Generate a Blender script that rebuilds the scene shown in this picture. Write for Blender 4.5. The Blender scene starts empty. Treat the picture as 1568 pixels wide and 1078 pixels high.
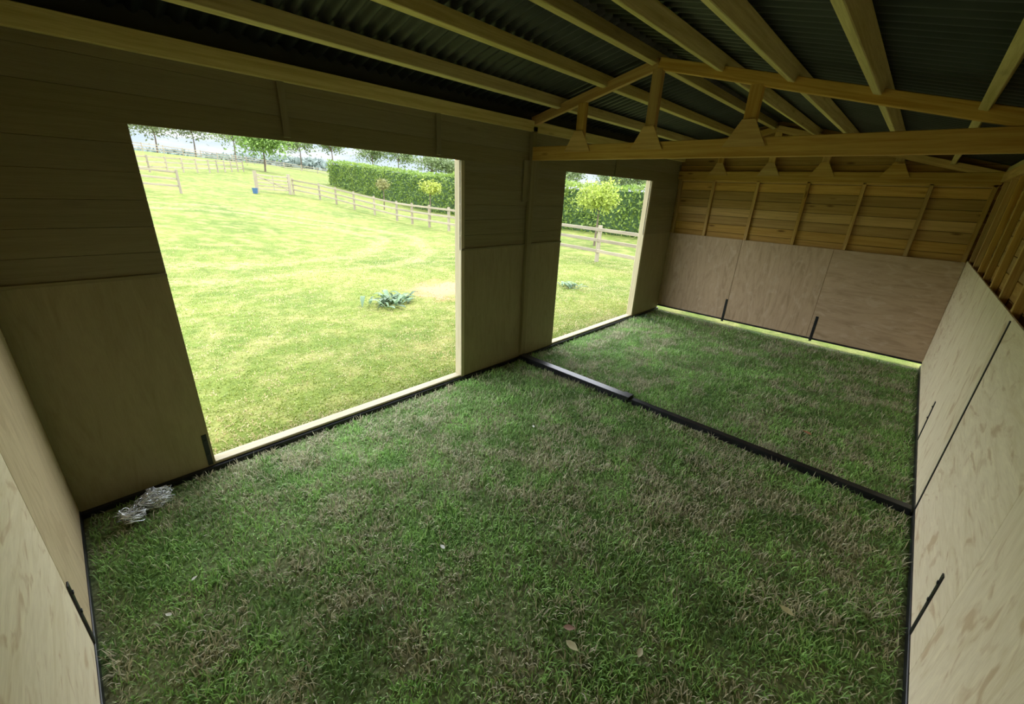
import bpy, math, random
import numpy as np
from mathutils import Vector, Matrix
random.seed(7); rng=np.random.default_rng(7)
# ---------------------------------------------------------------- dimensions (metres)
H=2.0
CAM=dict(yaw=.7446,pitch=.373,roll=.0483,f=630.08)
X0,X1,Xm,Yf,Yb=-.3336,7.5747,3.6686,3.2395,-.5346
o1L,o1R,o2L,o2R,zT,zS,zp,zt=.3779,2.6919,4.3214,6.554,2.2431,.0644,1.4282,2.3121
XA,YA=2.4326,1.8381
YR=1.90; ZR=3.02; SL=.25
def zr(y): return ZR-SL*abs(y-YR)
# ---------------------------------------------------------------- node helpers
def newmat(name):
    m=bpy.data.materials.new(name); m.use_nodes=True; nt=m.node_tree
    return m,nt,nt.nodes['Principled BSDF']
def N(nt,t,**k):
    n=nt.nodes.new(t)
    for a,b in k.items(): setattr(n,a,b)
    return n
def noise(nt,vec,scale,detail=4,dist=0,rough=.5):
    n=N(nt,'ShaderNodeTexNoise'); n.inputs['Scale'].default_value=scale; n.inputs['Detail'].default_value=detail
    n.inputs['Distortion'].default_value=dist; n.inputs['Roughness'].default_value=rough
    if vec is not None: nt.links.new(vec,n.inputs['Vector'])
    return n.outputs['Fac']
def mapping(nt,vec,scale,loc=(0,0,0)):
    n=N(nt,'ShaderNodeMapping'); n.inputs['Scale'].default_value=scale; n.inputs['Location'].default_value=loc
    nt.links.new(vec,n.inputs['Vector']); return n.outputs[0]
def ramp(nt,fac,stops):
    n=N(nt,'ShaderNodeValToRGB'); cr=n.color_ramp
    while len(cr.elements)<len(stops): cr.elements.new(.5)
    for e,(p,c) in zip(cr.elements,stops): e.position=p; e.color=(*c,1) if len(c)==3 else c
    nt.links.new(fac,n.inputs[0]); return n.outputs[0]
def mix(nt,fac,a,b,mode='MIX'):
    n=N(nt,'ShaderNodeMix',data_type='RGBA',blend_type=mode)
    for s,i in ((fac,0),(a,6),(b,7)):
        if isinstance(s,(int,float)): n.inputs[i].default_value=s
        elif isinstance(s,tuple): n.inputs[i].default_value=(*s,1)
        else: nt.links.new(s,n.inputs[i])
    return n.outputs[2]
def math_(nt,op,a,b=0,clamp=False):
    n=N(nt,'ShaderNodeMath',operation=op,use_clamp=clamp)
    for s,i in ((a,0),(b,1)):
        if isinstance(s,(int,float)): n.inputs[i].default_value=s
        else: nt.links.new(s,n.inputs[i])
    return n.outputs[0]
def bump(nt,b,h,strength=.3,dist=.01):
    n=N(nt,'ShaderNodeBump'); n.inputs['Strength'].default_value=strength; n.inputs['Distance'].default_value=dist
    nt.links.new(h,n.inputs['Height']); nt.links.new(n.outputs[0],b.inputs['Normal'])
def wood(name,light,dark,knots=1.0,var=.35):
    m,nt,b=newmat(name)
    uv=N(nt,'ShaderNodeUVMap',uv_map='UVMap').outputs[0]; rn=N(nt,'ShaderNodeUVMap',uv_map='rnd').outputs[0]
    sx=N(nt,'ShaderNodeSeparateXYZ'); nt.links.new(rn,sx.inputs[0])
    g=noise(nt,mapping(nt,uv,(.7,18,1)),2.0,5,.7,.55)
    c=ramp(nt,g,[(.28,dark),(.62,light)])
    f=noise(nt,mapping(nt,uv,(5,170,1)),2.0,3)
    c=mix(nt,.3,c,ramp(nt,f,[(.3,(.6,.55,.48)),(.6,(1,1,1))]),'MULTIPLY')
    vn=N(nt,'ShaderNodeTexVoronoi'); vn.inputs['Scale'].default_value=1; nt.links.new(mapping(nt,uv,(2.1,7.5,1)),vn.inputs['Vector'])
    k=ramp(nt,vn.outputs['Distance'],[(.06,(1,1,1)),(.15,(0,0,0))])
    c=mix(nt,math_(nt,'MULTIPLY',k,.7*knots,True),c,(dark[0]*.4,dark[1]*.32,dark[2]*.3))
    hsv=N(nt,'ShaderNodeHueSaturation'); nt.links.new(c,hsv.inputs['Color'])
    nt.links.new(math_(nt,'ADD',math_(nt,'MULTIPLY',sx.outputs[0],var),1-var/2),hsv.inputs['Value'])
    nt.links.new(math_(nt,'ADD',math_(nt,'MULTIPLY',sx.outputs[1],.2),.9),hsv.inputs['Saturation'])
    nt.links.new(hsv.outputs[0],b.inputs['Base Color']); b.inputs['Roughness'].default_value=.75
    bump(nt,b,f,.25,.003); return m
def ply(name,light,dark,blotch,bl=.55):
    m,nt,b=newmat(name)
    uv=N(nt,'ShaderNodeUVMap',uv_map='UVMap').outputs[0]
    g=noise(nt,mapping(nt,uv,(.8,4.5,1)),2.2,7,2.2,.62)
    c=ramp(nt,g,[(.32,dark),(.5,light),(.7,tuple(min(1,x*1.1) for x in light))])
    f=noise(nt,mapping(nt,uv,(6,120,1)),2,2)
    c=mix(nt,.25,c,ramp(nt,f,[(.3,(.65,.58,.5)),(.6,(1,1,1))]),'MULTIPLY')
    g2=noise(nt,mapping(nt,uv,(1.7,3.6,1),(3,8,0)),2.6,3,1.2)
    c=mix(nt,ramp(nt,g2,[(.56,(0,0,0)),(.68,(bl,bl,bl))]),c,blotch)
    nt.links.new(c,b.inputs['Base Color']); b.inputs['Roughness'].default_value=.62
    bump(nt,b,f,.15,.002); return m
def plain(name,col,rough=.6,metal=0,nscale=20,amt=.25):
    m,nt,b=newmat(name)
    tc=N(nt,'ShaderNodeTexCoord').outputs['Object']
    c=ramp(nt,noise(nt,tc,nscale,4),[(.3,tuple(x*(1-amt) for x in col)),(.7,tuple(min(1,x*(1+amt)) for x in col))])
    nt.links.new(c,b.inputs['Base Color']); b.inputs['Roughness'].default_value=rough; b.inputs['Metallic'].default_value=metal
    return m
def foliage(name,trans=.35,rough=.5):
    m,nt,b=newmat(name)
    a=N(nt,'ShaderNodeVertexColor',layer_name='Col').outputs[0]
    nt.links.new(a,b.inputs['Base Color']); b.inputs['Roughness'].default_value=rough
    b.inputs['Specular IOR Level'].default_value=.3
    t=N(nt,'ShaderNodeBsdfTranslucent'); nt.links.new(a,t.inputs[0])
    ms=N(nt,'ShaderNodeMixShader'); ms.inputs[0].default_value=trans
    nt.links.new(b.outputs[0],ms.inputs[1]); nt.links.new(t.outputs[0],ms.inputs[2])
    nt.links.new(ms.outputs[0],nt.nodes['Material Output'].inputs[0]); return m
M_frame=wood('sawn_softwood',(.62,.41,.14),(.43,.24,.065),1.2)
M_purlin=wood('treated_purlin_timber',(.74,.63,.27),(.54,.43,.15),.5)
M_board=wood('shiplap_boards',(.60,.38,.13),(.42,.24,.07),1.35,.45)
M_fboard=wood('shiplap_boards_backlit',(.28,.245,.14),(.235,.20,.105),.25,.14)  # front wall inside is backlit; its shade is put into this darker colour
M_jamb=wood('jamb_timber',(.62,.55,.36),(.50,.42,.24),.4)
M_plyfar=ply('plywood_reddish',(.50,.36,.23),(.39,.27,.16),(.64,.50,.36),.4)
M_plyfront=ply('plywood_backlit',(.32,.275,.155),(.285,.24,.125),(.35,.30,.175),.3)  # backlit shade of the front wall painted into the ply tone
M_plypale=ply('plywood_pale',(.92,.80,.57),(.84,.71,.46),(.62,.44,.24),.7)
M_plytan=ply('plywood_tan',(.62,.50,.30),(.54,.42,.24),(.45,.33,.18),.5)
M_steel=plain('black_painted_steel',(.022,.023,.027),.32,.3,9,.4)
M_roof=plain('corrugated_bitumen_sheet',(.024,.028,.028),.5,0,4,.35)
M_fence=wood('weathered_fence_timber',(.36,.31,.22),(.22,.19,.14),.2)
M_leaf=foliage('leaf_green'); M_blade=foliage('grass_blade',.3,.45)
M_bark=plain('bark',(.13,.10,.07),.9,0,6)
# ---------------------------------------------------------------- mesh builder
class MB:
    def __init__(s): s.v=[];s.f=[];s.uv=[];s.rn=[]
    def box(s,c,size,R=None):
        c=Vector(c); h=[x/2 for x in size]; la=max(range(3),key=lambda i:size[i]); o=len(s.v)
        L=[(x,y,z) for z in(-1,1) for y in(-1,1) for x in(-1,1)]
        loc=[Vector((a*h[0],b*h[1],d*h[2])) for a,b,d in L]
        for p in loc: s.v.append(tuple(c+(R@p if R else p)))
        ou,ov=random.random()*20,random.random()*20; r=(random.random(),random.random())
        for ax,fc in ((2,(0,2,3,1)),(2,(4,5,7,6)),(1,(0,1,5,4)),(1,(2,6,7,3)),(0,(0,4,6,2)),(0,(1,3,7,5))):
            s.f.append([o+i for i in fc]); oth=[i for i in range(3) if i!=ax]
            if la in oth: ua=la; va=[i for i in oth if i!=la][0]
            else: ua,va=oth
            for i in fc: s.uv.append((loc[i][ua]+ou,loc[i][va]+ov+ax*.37)); s.rn.append(r)
    def b2(s,lo,hi): s.box([(a+b)/2 for a,b in zip(lo,hi)],[abs(b-a) for a,b in zip(lo,hi)])
    def beam(s,a,b,w,d,up=(0,0,1)):
        a=Vector(a);b=Vector(b); x=(b-a).normalized(); y=Vector(up).cross(x).normalized(); z=x.cross(y)
        s.box((a+b)/2,((b-a).length,w,d),Matrix((x,y,z)).transposed())
    def prism(s,poly,axis,lo,hi):
        n=len(poly); o=len(s.v)
        for t in (lo,hi):
            for p in poly: s.v.append((t,p[0],p[1]) if axis==0 else (p[0],t,p[1]))
        ou,ov=random.random()*20,random.random()*20; r=(random.random(),random.random())
        fs=[list(range(n))[::-1],[n+i for i in range(n)]]+[[i,(i+1)%n,n+(i+1)%n,n+i] for i in range(n)]
        if axis==1: fs=[f[::-1] for f in fs]
        for k,f in enumerate(fs):
            s.f.append([o+i for i in f])
            for i in f:
                p=poly[i%n]; t=hi if i>=n else lo
                s.uv.append((p[0]+ou,p[1]+ov+(t-lo if k>1 else 0))); s.rn.append(r)
    def obj(s,name,mat,parent=None,bev=.003):
        me=bpy.data.meshes.new(name); me.from_pydata(s.v,[],s.f)
        for nm,dat in (('UVMap',s.uv),('rnd',s.rn)):
            l=me.uv_layers.new(name=nm); l.data.foreach_set('uv',np.array(dat,dtype=np.float32).ravel())
        me.materials.append(mat); ob=bpy.data.objects.new(name,me); bpy.context.collection.objects.link(ob)
        if bev:
            m=ob.modifiers.new('bevel','BEVEL'); m.width=bev; m.segments=1; m.limit_method='ANGLE'
        if parent: ob.parent=parent
        return ob
def empty(name):
    e=bpy.data.objects.new(name,None); bpy.context.collection.objects.link(e); return e
def npmesh(name,V,faces_sizes,loops,mat,col=None,parent=None,smooth=False):
    me=bpy.data.meshes.new(name); me.vertices.add(len(V)); me.vertices.foreach_set('co',V.astype(np.float32).ravel())
    me.loops.add(len(loops)); me.loops.foreach_set('vertex_index',loops.astype(np.int32))
    me.polygons.add(len(faces_sizes)); st=np.concatenate([[0],np.cumsum(faces_sizes)[:-1]])
    me.polygons.foreach_set('loop_start',st.astype(np.int32))
    me.update(calc_edges=True)
    if col is not None:
        a=me.color_attributes.new('Col','FLOAT_COLOR','POINT')
        a.data.foreach_set('color',np.c_[col,np.ones(len(col))].astype(np.float32).ravel())
    if smooth: me.polygons.foreach_set('use_smooth',np.ones(len(faces_sizes),bool))
    me.materials.append(mat); ob=bpy.data.objects.new(name,me); bpy.context.collection.objects.link(ob)
    if parent: ob.parent=parent
    return ob
# ---------------------------------------------------------------- terrain
def ground_z(x,y):
    t=np.asarray(y,float)-np.asarray(x,float); a=np.maximum(0,t-8); z=.08*a*a/(a+1)
    return np.where(z<4.3,z,4.3+1.3*(1-np.exp(-(np.maximum(z,4.3)-4.3)/1.3)))
gx=np.unique(np.concatenate([np.linspace(-120,-6,40),np.arange(-6,26,.5),np.linspace(26,60,40),np.linspace(60,330,50)]))
gy=np.unique(np.concatenate([np.linspace(-90,-4,30),np.arange(-4,40,.5),np.linspace(40,110,70),np.linspace(110,400,40)]))
GX,GY=np.meshgrid(gx,gy); V=np.c_[GX.ravel(),GY.ravel(),ground_z(GX,GY).ravel()]
nx,ny=len(gx),len(gy); ii,jj=np.meshgrid(np.arange(nx-1),np.arange(ny-1)); q=(jj*nx+ii).ravel()
loops=np.c_[q,q+1,q+nx+1,q+nx].ravel()
m,nt,b=newmat('lawn_grass_ground')
pos=N(nt,'ShaderNodeNewGeometry').outputs['Position']; sp=N(nt,'ShaderNodeSeparateXYZ'); nt.links.new(pos,sp.inputs[0])
big=noise(nt,pos,.35,5,.5); med=noise(nt,pos,2.2,5,.3); fine=noise(nt,pos,45,4); mid=noise(nt,pos,9,4)
c=ramp(nt,big,[(.3,(.095,.145,.025)),(.55,(.15,.195,.038)),(.72,(.235,.25,.07))])
c=mix(nt,ramp(nt,med,[(.44,(0,0,0)),(.70,(.8,.8,.8))]),c,(.29,.275,.105))
c=mix(nt,.8,c,ramp(nt,mid,[(.3,(.6,.65,.5)),(.65,(1.1,1.1,1.1))]),'MULTIPLY')
c=mix(nt,.6,c,ramp(nt,fine,[(.3,(.5,.55,.4)),(.65,(1.15,1.1,1.1))]),'MULTIPLY')
def dist(cx,cy):
    n=N(nt,'ShaderNodeVectorMath',operation='DISTANCE'); nt.links.new(pos,n.inputs[0]); n.inputs[1].default_value=(cx,cy,0); return n.outputs['Value']
bl=math_(nt,'ADD',math_(nt,'DIVIDE',dist(5.3,6.9),.95),math_(nt,'MULTIPLY',math_(nt,'SUBTRACT',med,.5),2.2))
c=mix(nt,ramp(nt,bl,[(.4,(.9,.9,.9)),(1.0,(0,0,0))]),c,(.36,.20,.12))
wob=math_(nt,'MULTIPLY',big,2.2)
for r in (6.1,7.7):
    f_=ramp(nt,math_(nt,'ABSOLUTE',math_(nt,'SUBTRACT',math_(nt,'ADD',dist(3.6,16.5),wob),r)),[(.1,(.5,.5,.5)),(.4,(0,0,0))])
    c=mix(nt,mix(nt,1.0,f_,ramp(nt,mid,[(.4,(.2,.2,.2)),(.6,(1,1,1))]),'MULTIPLY'),c,(.36,.35,.15))
ins=math_(nt,'MULTIPLY',math_(nt,'MULTIPLY',math_(nt,'GREATER_THAN',sp.outputs[0],X0-.1),math_(nt,'LESS_THAN',sp.outputs[0],X1-.02)),
   math_(nt,'MULTIPLY',math_(nt,'GREATER_THAN',sp.outputs[1],Yb-.1),math_(nt,'LESS_THAN',sp.outputs[1],Yf+.1)))
ci=ramp(nt,med,[(.35,(.15,.26,.07)),(.65,(.30,.30,.16))])
ci=mix(nt,.8,ci,ramp(nt,fine,[(.3,(.35,.35,.35)),(.7,(1.2,1.2,1.2))]),'MULTIPLY')
c=mix(nt,ins,c,ci)
nt.links.new(c,b.inputs['Base Color']); b.inputs['Roughness'].default_value=.9; b.inputs['Specular IOR Level'].default_value=.15
bump(nt,b,fine,.5,.03)
npmesh('ground',V,np.full(len(q),4),loops,m,smooth=True)
# ---------------------------------------------------------------- value noise in numpy
def vnoise(x,y,s,seed=0):
    r=np.random.default_rng(seed); T=r.random((256,256)); x=x*s+100;y=y*s+100
    xi=np.floor(x).astype(int);yi=np.floor(y).astype(int);fx=x-xi;fy=y-yi;fx=fx*fx*(3-2*fx);fy=fy*fy*(3-2*fy)
    g=lambda a,b:T[a%256,b%256]
    return (g(xi,yi)*(1-fx)+g(xi+1,yi)*fx)*(1-fy)+(g(xi,yi+1)*(1-fx)+g(xi+1,yi+1)*fx)*fy
def blades(name,x,y,L,W,col,lean=.6,mat=None,base=.6):
    n=len(x); ph=rng.random(n)*2*np.pi; z=ground_z(x,y); ln=lean*(.3+rng.random(n)*1.2)
    d=np.c_[np.cos(ph),np.sin(ph)]; tw=ph+np.pi/2+(rng.random(n)-.5)*1.5; pr=np.c_[np.cos(tw),np.sin(tw)]
    V=np.zeros((n,5,3)); hw=W/2
    V[:,0,:2]=np.c_[x,y]-pr*hw[:,None]; V[:,1,:2]=np.c_[x,y]+pr*hw[:,None]; V[:,0,2]=V[:,1,2]=z-.002
    c1=np.cos(ln*.6);s1=np.sin(ln*.6); mx=np.c_[x,y]+d*(s1*L*.55)[:,None]
    V[:,2,:2]=mx+pr*(hw*.8)[:,None];V[:,3,:2]=mx-pr*(hw*.8)[:,None];V[:,2,2]=V[:,3,2]=z+c1*L*.55
    V[:,4,:2]=mx+d*(np.sin(ln*1.3)*L*.45)[:,None];V[:,4,2]=z+c1*L*.55+np.cos(ln*1.3)*L*.45
    o=(np.arange(n)*5)[:,None]; lp=(o+np.array([0,1,2,3,3,2,4])).ravel()
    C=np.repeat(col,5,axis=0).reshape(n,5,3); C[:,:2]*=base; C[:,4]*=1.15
    return npmesh(name,V.reshape(-1,3),np.tile([4,3],n),lp,mat or M_blade,np.clip(C.reshape(-1,3),0,.9))
def straw(x,y,bias,k=2.6):
    a=vnoise(x,y,1.3,1)*.25+vnoise(x,y,4.5,2)*.35+vnoise(x,y,11,3)*.4
    return rng.random(len(x))<np.clip((a-.5)*k+bias,0.06,.8)
n=270000; x=X0+.03+rng.random(n)*(X1-X0-.16); y=Yb+.03+rng.random(n)*(Yf-Yb-.08)
keep=(rng.random(n)<(.35+.65*np.clip(4.5/np.hypot(x,y),0,1))*(.4+.6*vnoise(x,y,6,9)))&~((x>Xm-.06)&(x<Xm+.05)); x=x[keep];y=y[keep]; n=len(x)
st=straw(x,y,.15,3.0)
g=np.array([.20,.39,.10])+rng.random((n,1))*np.array([.26,.32,.13]); g*= (.65+.7*vnoise(x,y,5.1,21))[:,None]
s_=np.array([.44,.42,.27])+rng.random((n,1))*np.array([.34,.32,.24])
L=np.where(st,.03+.035*rng.random(n),.022+.034*rng.random(n))*(.65+.8*vnoise(x,y,5.5,5))
blades('turf_inside_shelter',x,y,L,.0037+.0038*rng.random(n),np.where(st[:,None],s_,g),.95)
n=170000; u=rng.random(n)**1.7; y=Yf+.12+u*13; x=-1.5+rng.random(n)*14
st=straw(x,y,.22,3.2)
g=np.array([.21,.275,.055])+rng.random((n,1))*np.array([.16,.17,.05]); s_=np.array([.50,.44,.20])+rng.random((n,1))*np.array([.16,.15,.12])
kk=(rng.random(n)<np.clip((15.5-y)/6,0,1))&(rng.random(n)<.12+np.clip((np.hypot(x-5.3,y-6.9)+(vnoise(x,y,2.5,8)-.5)*.9-.45)/.6,0,1)); x=x[kk];y=y[kk];st=st[kk];g=g[kk];s_=s_[kk];n=len(x)
blades('lawn_blades_outside',x,y,.014+.022*rng.random(n),.006+.006*rng.random(n),np.where(st[:,None],s_,g),.95,None,.75)
# ---------------------------------------------------------------- walls
T_ply=.012; T_st=.047; T_bd=.02
def board_rows(z0,z1,h=.128):
    z=z0; out=[]
    while z<z1-.01: out.append((z,min(z+h-.004,z1))); z+=h
    return out
def end_wall(name,xin,sgn,plymats,seams,zb0=.085):
    e=empty(name)
    ys=[Yb]+seams+[Yf]
    for i,(a,b_) in enumerate(zip(ys[:-1],ys[1:])):
        mb=MB(); mb.b2((min(xin,xin+sgn*T_ply),a+.002,zb0),(max(xin,xin+sgn*T_ply),b_-.002,zp))
        mb.obj('plywood_sheet',plymats[i],e,.002)
    mb=MB(); xa,xb=sorted((xin+sgn*T_ply,xin+sgn*(T_ply+T_st)))
    for yy in [Yf-.03,2.66,2.0,1.34,.70,.04,Yb+.03]:
        mb.b2((xa,yy-.022,zb0+.005),(xb,yy+.022,zt+.02))
    mb.b2((xa,Yb,zt-.02),(xb,Yf,zt+.03)); mb.obj('studs',M_frame,e)
    mb=MB(); xa,xb=sorted((xin+sgn*(T_ply+T_st),xin+sgn*(T_ply+T_st+T_bd)))
    ya_,yb_=Yb-.08,Yf+.07; top=lambda y:ZR+.115-SL*abs(y-YR)
    for z0,z1 in board_rows(zb0+.005,ZR+.1):
        def ext(z):
            d=(ZR+.115-z)/SL
            return max(ya_,YR-d),min(yb_,YR+d)
        a0,b0=ext(z0);a1,b1=ext(z1)
        if b0-a0<.05: continue
        if b1<a1: a1=b1=YR
        poly=[(a0,z0),(b0,z0)]
        if z0<top(yb_)<z1: poly.append((yb_,top(yb_)))
        poly.append((b1,z1))
        if b1-a1>.001: poly.append((a1,z1))
        if z0<top(ya_)<z1: poly.append((ya_,top(ya_)))
        mb.prism(poly,0,xa,xb)
    mb.obj('shiplap_boards',M_board,e,.004)
    mb=MB(); xs=xin+sgn*(T_ply+T_st+T_bd+.004); mb.prism([(Yb-.07,.12),(Yf+.06,.12),(Yf+.06,zr(Yf)+.09),(YR,ZR+.11),(Yb-.07,zr(Yb)+.09)],0,min(xs,xs+sgn*.005),max(xs,xs+sgn*.005))
    mb.obj('dark_backing',M_roof,e,0)  # thin dark plane added behind the board gaps
    return e
end_wall('wall_far',X1,1,[M_plyfar]*3,[.80,2.02],.10)
end_wall('wall_near',X0,-1,[M_plypale,M_plytan],[YA+.28],.03)
e=empty('wall_back'); ze=zr(Yb)-.02
mb=MB(); xs=[X0,.95,2.17,Xm,4.89,6.11,X1]
for a,b_ in zip(xs[:-1],xs[1:]): mb.b2((a+.002,Yb-T_ply,.04),(b_-.002,Yb,zp+.02))
mb.obj('plywood_kickboard',M_plypale,e,.002)
mb=MB(); k=X0+.03
while k<X1: mb.b2((k-.022,Yb-T_ply-T_st,.08),(k+.022,Yb-T_ply,ze)); k+=.6
mb.b2((X0,Yb-T_ply-T_st,ze-.05),(X1,Yb-T_ply+.03,ze+.05)); mb.obj('studs',M_frame,e)
mb=MB()
for z0,z1 in board_rows(.04,ze+.1): mb.b2((X0-.08,Yb-T_ply-T_st-T_bd,z0),(X1+.08,Yb-T_ply-T_st,z1))
mb.obj('shiplap_boards',M_board,e,.004)
mb=MB(); mb.b2((X0-.08,Yb-.09,.1),(X1+.08,Yb-.083,ze+.1)); mb.obj('dark_backing',M_roof,e,0)  # same added dark backing plane for the back wall gaps
# front wall
e=empty('wall_front'); zf=zr(Yf)
mb=MB()
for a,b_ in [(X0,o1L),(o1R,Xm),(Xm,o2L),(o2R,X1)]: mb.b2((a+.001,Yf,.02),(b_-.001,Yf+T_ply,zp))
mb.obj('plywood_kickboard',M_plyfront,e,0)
mb=MB()
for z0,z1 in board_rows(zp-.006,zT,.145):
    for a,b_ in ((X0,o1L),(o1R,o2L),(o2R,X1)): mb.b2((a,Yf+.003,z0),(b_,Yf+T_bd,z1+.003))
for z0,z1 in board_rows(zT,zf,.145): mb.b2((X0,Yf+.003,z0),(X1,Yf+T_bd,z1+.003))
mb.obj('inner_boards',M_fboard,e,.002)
mb=MB()
for z0,z1 in board_rows(.01,zf+.08):
    if z0>=zT: mb.b2((X0-.08,Yf+.07,z0),(X1+.08,Yf+.09,z1)); continue
    for a,b_ in ((X0-.08,o1L-.002),(o1R+.002,o2L-.002),(o2R+.002,X1+.08)):
        mb.b2((a,Yf+.07,z0),(b_,Yf+.09,z1))
mb.obj('outer_boards',M_board,e,.004)
mb=MB()
for a in (o1L,o2L): mb.b2((a-.047,Yf+.021,.09),(a,Yf+.069,zT))
mb.b2((Xm-.035,Yf-.045,.09),(Xm+.035,Yf-.001,zf-.05))
mb.b2((Xm-.12,Yf-.02,zT-.35),(Xm+.12,Yf-.001,zt))
for a in ((o1L+o1R)/2-.35,(o1L+o1R)/2+.9,(o2L+o2R)/2): mb.b2((a-.022,Yf-.022,zT+.02),(a+.022,Yf-.001,zf-.08))
mb.b2((o1R,Yf-.012,zp-.01),(o2L,Yf-.0005,zp+.012))
mb.b2((X0,Yf-.010,zp-.01),(o1L,Yf-.0005,zp+.012))
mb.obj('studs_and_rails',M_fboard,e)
mb=MB(); mb.b2((X0,Yf-.045,zf-.10),(X1,Yf-.001,zf+.0)); mb.obj('wall_plate',M_purlin,e)
mb=MB()
for a in (o1R,o2R): mb.b2((a,Yf-.006,zS-.03),(a+.045,Yf+.095,zT))
for a,b_ in ((o1L,o1R),(o2L,o2R)): mb.b2((a,Yf-.003,zS-.022),(b_-.001,Yf+.095,zS))
for a in (o1L,o2L): mb.b2((a-.02,Yf+.021,zS),(a-.001,Yf+.095,zT))
mb.obj('opening_frames',M_jamb,e,.004)
# ---------------------------------------------------------------- steel skid frame
e=empty('steel_skid_frame'); mb=MB()
mb.b2((X0,Yf-.03,.0),(X1,Yf+.05,zS-.024))
mb.b2((X1-.02,Yb,.078),(X1+.04,Yf,.10))
mb.b2((X0,Yb-.03,.0),(X1,Yb+.008,.05))
mb.b2((X0-.04,Yb,.0),(X0+.006,Yf,.05))
ym=1.72
mb.b2((Xm-.035,Yb+.02,.0),(Xm+.03,ym,.055)); mb.b2((Xm-.05,ym-.03,.0),(Xm+.045,Yf-.03,.07))
mb.b2((Xm-.06,ym-.05,.05),(Xm+.05,ym+.05,.078))
mb.obj('base_rails',M_steel,e,.003)
mb=MB()
def strapX(x,sgn,y,h=.44):
    mb.b2((min(x,x+sgn*.006),y-.018,.05),(max(x,x+sgn*.006),y+.018,h))
    for zz in (h-.05,h-.16): mb.b2((min(x+sgn*.006,x+sgn*.011),y-.007,zz-.007),(max(x+sgn*.006,x+sgn*.011),y+.007,zz+.007))
def strapY(y,sgn,x,h=.44,w=.03,bolts=True):
    mb.b2((x-w/2,min(y,y+sgn*.006),.05),(x+w/2,max(y,y+sgn*.006),h))
    if bolts:
        for zz in (h-.05,h-.16): mb.b2((x-.007,min(y+sgn*.006,y+sgn*.011),zz-.007),(x+.007,max(y+sgn*.006,y+sgn*.011),zz+.007))
for yy in (2.04,.74): strapX(X1,-1,yy)
strapX(X0,1,YA+.30,.40)
for xx in (XA,4.95): strapY(Yb,1,xx)
strapY(Yb,1,Xm,zp,.02,False)
strapY(Yf,-1,o1L-.03,.30)
mb.obj('straps',M_steel,e,.001)
# ---------------------------------------------------------------- roof
e=empty('roof_frame')
mb=MB(); al=math.atan(SL)
for yy in [3.32,2.90,2.40,1.95,1.39,.90,.41,-.08,Yb-.02]:
    s_=-1 if yy>YR else 1
    nrm=Vector((0,-s_*math.sin(al),math.cos(al)))
    mb.beam((X0-.12,yy,zr(yy)+.05),(X1+.12,yy,zr(yy)+.05),.047,.10,up=nrm)
mb.obj('purlins',M_purlin,e,.004)
mb=MB(); gs=MB()
for xx,front,ps in ((Xm,1,(2.62,1.90,1.12)),(X1-.035,1,(2.60,1.87,1.20,.42)),(X0+.035,0,(2.6,1.88,1.12,.4))):
    mb.b2((xx-.03,Yb+.0,zt),(xx+.03,Yf-.0,zt+.13))
    for a,b_ in ((Yf-.002,YR),(Yb+.002,YR)):
        mb.beam((xx,a,zr(a)-.005),(xx,b_,ZR-.005),.045,.085)
    for yy in ps:
        mb.b2((xx-.024,yy-.045,zt+.12),(xx+.024,yy+.045,zr(yy)-.04))
        zb=zt+.07; x_=xx-.043 if front else xx+.033
        gs.prism([(yy-.15,zb),(yy+.15,zb),(yy+.045,zb+.18),(yy-.045,zb+.18)],0,x_,x_+.012)
mb.obj('trusses',M_frame,e,.004); gs.obj('truss_gussets',M_frame,e,.001)
pitch=.095; nx=int((X1-X0+.5)/pitch*10); xs=np.linspace(X0-.25,X1+.25,nx); wv=.019*np.cos(xs/pitch*2*np.pi)
er=empty('corrugated_roof')
for nm,ya,yb in (('front_slope',YR-.02,Yf+.2),('back_slope',YR+.02,Yb-.25)):
    ys=np.linspace(ya,yb,5); A,B=np.meshgrid(xs,ys); Z=ZR+.125-SL*np.abs(B-YR)+np.tile(wv,(5,1))
    V=np.c_[A.ravel(),B.ravel(),Z.ravel()]; ii,jj=np.meshgrid(np.arange(nx-1),np.arange(4)); q=(jj*nx+ii).ravel()
    ob=npmesh(nm,V,np.full(len(q),4),np.c_[q,q+1,q+nx+1,q+nx].ravel(),M_roof,parent=er,smooth=True)
    sm=ob.modifiers.new('s','SOLIDIFY'); sm.thickness=.004
mb=MB(); mb.prism([(YR-.2,ZR+.125),(YR,ZR+.18),(YR+.2,ZR+.125),(YR,ZR+.165)],0,X0-.25,X1+.25); mb.obj('ridge_cap',M_roof,er,0)
mb=MB(); mb.b2((X0-.08,Yb-.10,ze-.02),(X1+.08,Yb-.06,zr(Yb-.08)+.14)); mb.b2((X0-.08,Yf+.05,zf-.02),(X1+.08,Yf+.10,zr(Yf+.085)+.14)); mb.obj('eaves_filler',M_roof,er,.002)
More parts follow.
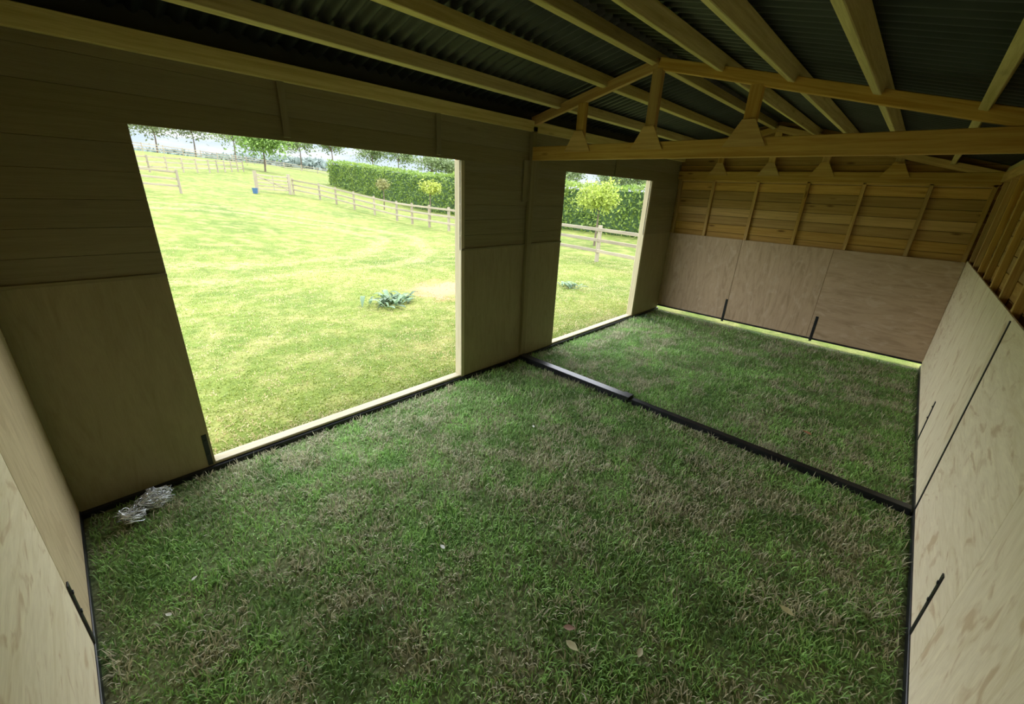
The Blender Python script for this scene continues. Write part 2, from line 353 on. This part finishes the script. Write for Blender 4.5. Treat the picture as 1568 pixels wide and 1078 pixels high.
# ---------------------------------------------------------------- fences
def fence(name,pts,spacing=2.2,h=1.12,rails=(.35,.68,1.0)):
    mb=MB(); P_=[Vector((a,b_,0)) for a,b_ in pts]
    posts=[]
    for a,b_ in zip(P_[:-1],P_[1:]):
        n=max(1,round((b_-a).length/spacing))
        for i in range(n): posts.append(a+(b_-a)*i/n)
    posts.append(P_[-1])
    gz=lambda p: float(ground_z(p.x,p.y))
    for p in posts: mb.box((p.x,p.y,gz(p)+h/2-.05),(.1,.1,h+.1))
    for a,b_ in zip(posts[:-1],posts[1:]):
        for r in rails: mb.beam((a.x-.06,a.y,gz(a)+r),(b_.x-.06,b_.y,gz(b_)+r),.035,.095)
    return mb.obj(name,M_fence,None,.006)
fence('post_and_rail_fence',[(8.5,-9),(9.9,0),(11.6,7.2),(13.2,16.8),(13.9,22.6),(13.6,27.2),(13.4,31.9),(12.4,34.0)])
fence('post_and_rail_fence',[(-6,25),(4.6,27.5)],2.4)
fence('post_and_rail_fence',[(-4,31),(3,36),(5.2,40),(10.5,48),(16,58)],2.4)
fence('post_and_rail_fence',[(0,72),(25,88),(50,90)],3)
g=MB(); a=Vector((12.1,33.8,0)); b_=Vector((9.6,32.6,0)); za=float(ground_z(a.x,a.y)); zb=float(ground_z(b_.x,b_.y))
for p,z in ((a,za),(b_,zb)): g.box((p.x,p.y,z+.65),(.18,.18,1.4))
for r in (.25,.45,.65,.87,1.12): g.beam((a.x,a.y,za+r),(b_.x,b_.y,zb+r),.04,.08)
g.beam((a.x,a.y,za+.25),(b_.x,b_.y,zb+1.1),.04,.08); m_=(a+b_)/2; g.box((m_.x,m_.y,(za+zb)/2+.68),(.05,.05,.95))
g.obj('five_bar_gate',M_fence,None,.006)
def lathe(name,prof,loc,mat,seg=20):
    V=[];F=[]
    for r,z in prof:
        for i in range(seg):
            t=2*math.pi*i/seg; V.append((r*math.cos(t),r*math.sin(t),z))
    for j in range(len(prof)-1):
        for i in range(seg): F.append([j*seg+i,j*seg+(i+1)%seg,(j+1)*seg+(i+1)%seg,(j+1)*seg+i])
    me=bpy.data.meshes.new(name); me.from_pydata(V,[],F); me.materials.append(mat)
    ob=bpy.data.objects.new(name,me); ob.location=loc; bpy.context.collection.objects.link(ob); return ob
lathe('blue_bucket',[(.001,0),(.13,0),(.17,.32),(.185,.32),(.185,.34),(.16,.34),(.12,.03),(.001,.03)],(9.2,31.7,float(ground_z(9.2,31.7))),plain('blue_plastic',(.05,.12,.24),.4))
# ---------------------------------------------------------------- leaves
def leafcloud(name,C,size,col,parent=None,mat=None):
    n=len(C); a=rng.normal(size=(n,3)); a/=np.linalg.norm(a,axis=1)[:,None]; b=rng.normal(size=(n,3)); b=np.cross(a,b); b/=np.linalg.norm(b,axis=1)[:,None]
    s=(size*(.6+.8*rng.random(n)))[:,None]
    V=np.stack([C-a*s,C+b*s*.45,C+a*s,C-b*s*.45],1)
    lp=np.arange(n*4); cc=np.repeat(col,4,axis=0)
    return npmesh(name,V.reshape(-1,3),np.full(n,4),lp,mat or M_leaf,cc,parent)
hp=[(20,-16,2.3),(21.2,0,2.4),(21.7,13.4,2.45),(23,28,3.0),(25,54,2.8)]
pts=[];core=MB();thick=1.0
for (x1,y1,h1),(x2,y2,h2) in zip(hp[:-1],hp[1:]):
    L_=math.hypot(x2-x1,y2-y1); n=int(L_*320); t=rng.random(n); u=rng.random(n)
    X=x1+(x2-x1)*t;Y=y1+(y2-y1)*t;Hh=h1+(h2-h1)*t
    side=u<.66
    lump=(vnoise(Y,Hh*u,.9,4)-.5)*.35
    xo=np.where(side,-thick-lump+rng.normal(size=n)*.08,-thick+rng.random(n)*2.2); zo=np.where(side,rng.random(n)*Hh,Hh+(vnoise(X+xo,Y,1.3,6)-.5)*.3+rng.normal(size=n)*.05)
    pts.append(np.c_[X+xo,Y,ground_z(X,Y)+zo])
    seg=max(1,int(L_/4))
    for i in range(seg):
        a=i/seg;b2_=(i+1)/seg; xa=x1+(x2-x1)*a;ya=y1+(y2-y1)*a;xb=x1+(x2-x1)*b2_;yb=y1+(y2-y1)*b2_;hh=h1+(h2-h1)*a; zz=float(ground_z(xa,ya))
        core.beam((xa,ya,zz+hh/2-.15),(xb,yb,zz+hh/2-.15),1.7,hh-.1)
hedge=empty('laurel_hedge'); C=np.concatenate(pts); k=rng.random((len(C),1)); v_=vnoise(C[:,1],C[:,2],.6,11)[:,None]
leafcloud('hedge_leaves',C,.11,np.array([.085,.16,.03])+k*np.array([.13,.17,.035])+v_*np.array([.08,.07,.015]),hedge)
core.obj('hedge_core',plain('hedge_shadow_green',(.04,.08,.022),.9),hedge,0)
def tree(name,x,y,h,r,nleaf,col,size=.12,sparse=1.0):
    e=empty(name); z=float(ground_z(x,y)); cz=z+h-r*.85
    tr=bpy.data.curves.new('trunk','CURVE'); tr.dimensions='3D'; tr.bevel_depth=1; tr.bevel_resolution=1
    def spl(ps,rs):
        s=tr.splines.new('POLY'); s.points.add(len(ps)-1)
        for q_,p,rr in zip(s.points,ps,rs): q_.co=(*p,1); q_.radius=rr
    R0=.018*h+.012; top=Vector((x+.05*r,y,cz+r*.4)); spl([(x,y,z-.05),(x+.02*h,y,(z+cz)/2),tuple(top)],[R0,R0*.7,R0*.2])
    ends=[]
    for i in range(16):
        t=random.uniform(.3,1); s0=Vector((x,y,z+(cz-z)*.55))*(1-t)+top*t
        th=random.random()*6.28; ph=random.uniform(-.2,1.1); rr=r*random.uniform(.6,1)
        d=Vector((math.cos(th)*math.cos(ph),math.sin(th)*math.cos(ph),math.sin(ph)*.8))
        en=Vector((x,y,cz))+d*rr; spl([tuple(s0),tuple((s0+en)/2+Vector((0,0,.05*r))),tuple(en)],[R0*.35,R0*.22,R0*.08]); ends+= [en,(s0+en*2)/3]
    tr.materials.append(M_bark); to=bpy.data.objects.new('trunk',tr); bpy.context.collection.objects.link(to); to.parent=e
    E=np.array([list(q_) for q_ in ends]); ix=rng.integers(0,len(E),nleaf)
    C=E[ix]+rng.normal(size=(nleaf,3))*r*.2*sparse; k=rng.random((nleaf,1))
    leafcloud('leaves',C,size,np.array(col)*(.6+.8*k),e)
tree('young_tree',15.3,9.7,2.5,.85,2600,(.34,.42,.08),.065)
tree('young_tree',16.7,23.2,2.4,.62,1200,(.36,.42,.08),.08)
tree('young_tree',16.8,29.0,2.1,.5,600,(.26,.26,.10),.08)
tree('field_tree',20.8,66,6.6,3.8,4600,(.18,.29,.07),.2,1.1)
tree('field_tree',15,102,8.0,3.8,2000,(.19,.23,.12),.25,1.2)
tree('field_tree',21,104,7.8,3.6,2000,(.19,.23,.12),.25,1.2)
tree('field_tree',25.5,96,7.2,3.4,2000,(.20,.26,.10),.22,1.2)
tree('field_tree',9,98,7.4,3.4,1600,(.19,.23,.12),.25,1.2)
for (x,y,h) in ((38,98,7.4),(42.8,93.8,8.4),(46,83,8.0),(50,80,8.4),(54,74,7.8),(58,72,7.4),(65,47.6,7.2),(70,42,7.0),(73,38,6.8)):
    tree('field_tree',x,y,h,3.1,1800,(.18,.24,.10),.24,1.2)
C=[]
for i in range(90):
    t=i/89; x=-60+t*300; y=215-t*150+random.uniform(-8,8); r=random.uniform(5,8); zc=float(ground_z(x,y))+random.uniform(.2,1.6)*(1 if x<80 else .8)
    q=rng.normal(size=(300,3)); q/=np.linalg.norm(q,axis=1)[:,None]; C.append(np.array([x,y,zc])+q*np.array([r,r,2.0]))
C=np.concatenate(C); leafcloud('distant_tree_belt',C,1.1,np.array([.20,.25,.22])*(.7+.6*rng.random((len(C),1))))
def weed(x,y,n,Lr):
    z=float(ground_z(x,y)); V=[];F=[];C=[]
    for i in range(n):
        th=random.random()*6.28; L=random.uniform(*Lr); bx=x+random.gauss(0,.18); by=y+random.gauss(0,.11); el=random.uniform(.2,1.1)
        d=Vector((math.cos(th),math.sin(th),0)); pr=Vector((-d.y,d.x,0)); w=L*random.uniform(.2,.3); o=len(V); c=np.array([.17,.26,.15])*random.uniform(.5,1.4)
        for t,ww in ((0,.15),(.3,.8),(.6,1),(.85,.6),(1,.05)):
            h=math.sin(t*2.2)*L*.6*math.sin(el); cpt=Vector((bx,by,z+.01+max(0,h)))+d*(t*L*math.cos(el*.6))
            for s_ in (-1,0,1):
                V.append(tuple(cpt+pr*(s_*w*ww*.5)+Vector((0,0,abs(s_)*w*.15)))); C.append(c)
        for j in range(4):
            for k in range(2): F.append([o+j*3+k,o+j*3+k+1,o+j*3+k+4,o+j*3+k+3])
    V=np.array(V);npmesh('dock_weed_clump',V,np.full(len(F),4),np.array(F).ravel(),M_leaf,np.array(C),smooth=True)
weed(3.8,6.5,64,(.16,.34)); weed(7.7,5.4,30,(.14,.28)); weed(6.75,Yf-.28,14,(.06,.12))
# ---------------------------------------------------------------- wire heap
cu=bpy.data.curves.new('wire','CURVE'); cu.dimensions='3D'; cu.bevel_depth=.0024; cu.bevel_resolution=1
for k in range(24):
    s=cu.splines.new('POLY'); n=40; s.points.add(n-1); cx_=.01+random.gauss(0,.03); cy_=3.04+random.gauss(0,.025)
    if k>16: cx_-=.09+random.random()*.07; cy_-=.08
    r=random.uniform(.025,.065); th=random.random()*6; hh=random.uniform(.03,.14); ax=random.uniform(.3,1)
    for i,p in enumerate(s.points):
        th+=random.uniform(.25,1.0); rr=r*random.uniform(.5,1.35)
        p.co=(cx_+rr*math.cos(th),cy_+rr*math.sin(th)*ax,.03+hh*(.5+.5*math.sin(th*.9+k))*.8+random.uniform(0,.012),1)
m,nt,b=newmat('galvanised_wire'); b.inputs['Base Color'].default_value=(.88,.9,.92,1); b.inputs['Metallic'].default_value=.7; b.inputs['Roughness'].default_value=.22
cu.materials.append(m); ob=bpy.data.objects.new('tangled_wire_heap',cu); bpy.context.collection.objects.link(ob)
# ---------------------------------------------------------------- fallen leaves
M_dry=foliage('dry_leaf',.15,.6)
for (x,y,s,c) in ((1.24,.68,.034,(.42,.26,.20)),(1.18,.62,.040,(.62,.58,.34)),(2.12,-.06,.042,(.58,.52,.28)),(1.38,.38,.03,(.60,.56,.36)),(4.3,.22,.05,(.46,.22,.12)),
   (1.10,1.49,.024,(.85,.85,.78)),(2.5,2.0,.024,(.8,.8,.72)),(.05,2.22,.018,(.8,.8,.72)),(-.08,2.07,.02,(.8,.8,.72)),(3.2,.9,.022,(.45,.38,.25))):
    th=random.random()*6.28; d=np.array([math.cos(th),math.sin(th)]); p=np.array([-d[1],d[0]]); V=[];F=[]
    prof=[(-.5,.02),(-.3,.25),(0,.36),(.25,.24),(.5,.02),(.72,.012)]
    for t,w in prof:
        for s_ in (-1,0,1):
            q=np.array([x,y])+d*t*s*1.7+p*w*s*1.3*s_; V.append((q[0],q[1],.045+.22*s*abs(s_)*w*2+.3*s*t*t))
    for j in range(len(prof)-1):
        for k in range(2): F.append([j*3+k,j*3+k+1,j*3+k+4,j*3+k+3])
    npmesh('fallen_leaf',np.array(V),np.full(len(F),4),np.array(F).ravel(),M_dry,np.tile(np.array(c),(len(V),1)),smooth=True)
# ---------------------------------------------------------------- light
w=bpy.data.worlds.new('sky'); bpy.context.scene.world=w; w.use_nodes=True; nt=w.node_tree; bg=nt.nodes['Background']
tc=N(nt,'ShaderNodeTexCoord').outputs['Generated']; s=N(nt,'ShaderNodeSeparateXYZ'); nt.links.new(tc,s.inputs[0])
c=ramp(nt,s.outputs[2],[(0,(.13,.142,.152)),(.10,(.092,.12,.152)),(.24,(.90,.94,1.0)),(.5,(.52,.58,.67)),(1,(.15,.20,.31))])
cw=ramp(nt,s.outputs[2],[(0,(.15,.152,.154)),(.10,(.155,.156,.158)),(.24,(1,1,1))])
cl=noise(nt,mapping(nt,tc,(3,3,14)),2.6,7,.3,.55)
c=mix(nt,ramp(nt,cl,[(.44,(0,0,0)),(.60,(.85,.85,.85))]),c,cw); nt.links.new(c,bg.inputs[0]); bg.inputs[1].default_value=7.2
sl=bpy.data.lights.new('sun','SUN'); sl.energy=3.8; sl.angle=math.radians(6); sl.color=(1,.95,.85); so=bpy.data.objects.new('sun',sl); bpy.context.collection.objects.link(so)
so.rotation_euler=(-Vector((.42,-.02,.9))).to_track_quat('-Z','Y').to_euler()
bpy.context.scene.view_settings.view_transform='Standard'
# ---------------------------------------------------------------- camera
y_,p_,r_=CAM['yaw'],CAM['pitch'],CAM['roll']
fw=np.array([math.cos(p_)*math.cos(y_),math.cos(p_)*math.sin(y_),-math.sin(p_)]); r0=np.array([math.sin(y_),-math.cos(y_),0.]); u0=np.cross(r0,fw)
cx=math.cos(r_)*r0+math.sin(r_)*u0; cy=-math.sin(r_)*r0+math.cos(r_)*u0
cam=bpy.data.cameras.new('camera'); co=bpy.data.objects.new('camera',cam); bpy.context.collection.objects.link(co)
M=Matrix.Identity(4)
for i in range(3): M[i][0]=cx[i];M[i][1]=cy[i];M[i][2]=-fw[i]
M[2][3]=H; co.matrix_world=M; cam.sensor_width=36; cam.lens=CAM['f']/1568*36; cam.clip_start=.02; cam.clip_end=900
bpy.context.scene.camera=co
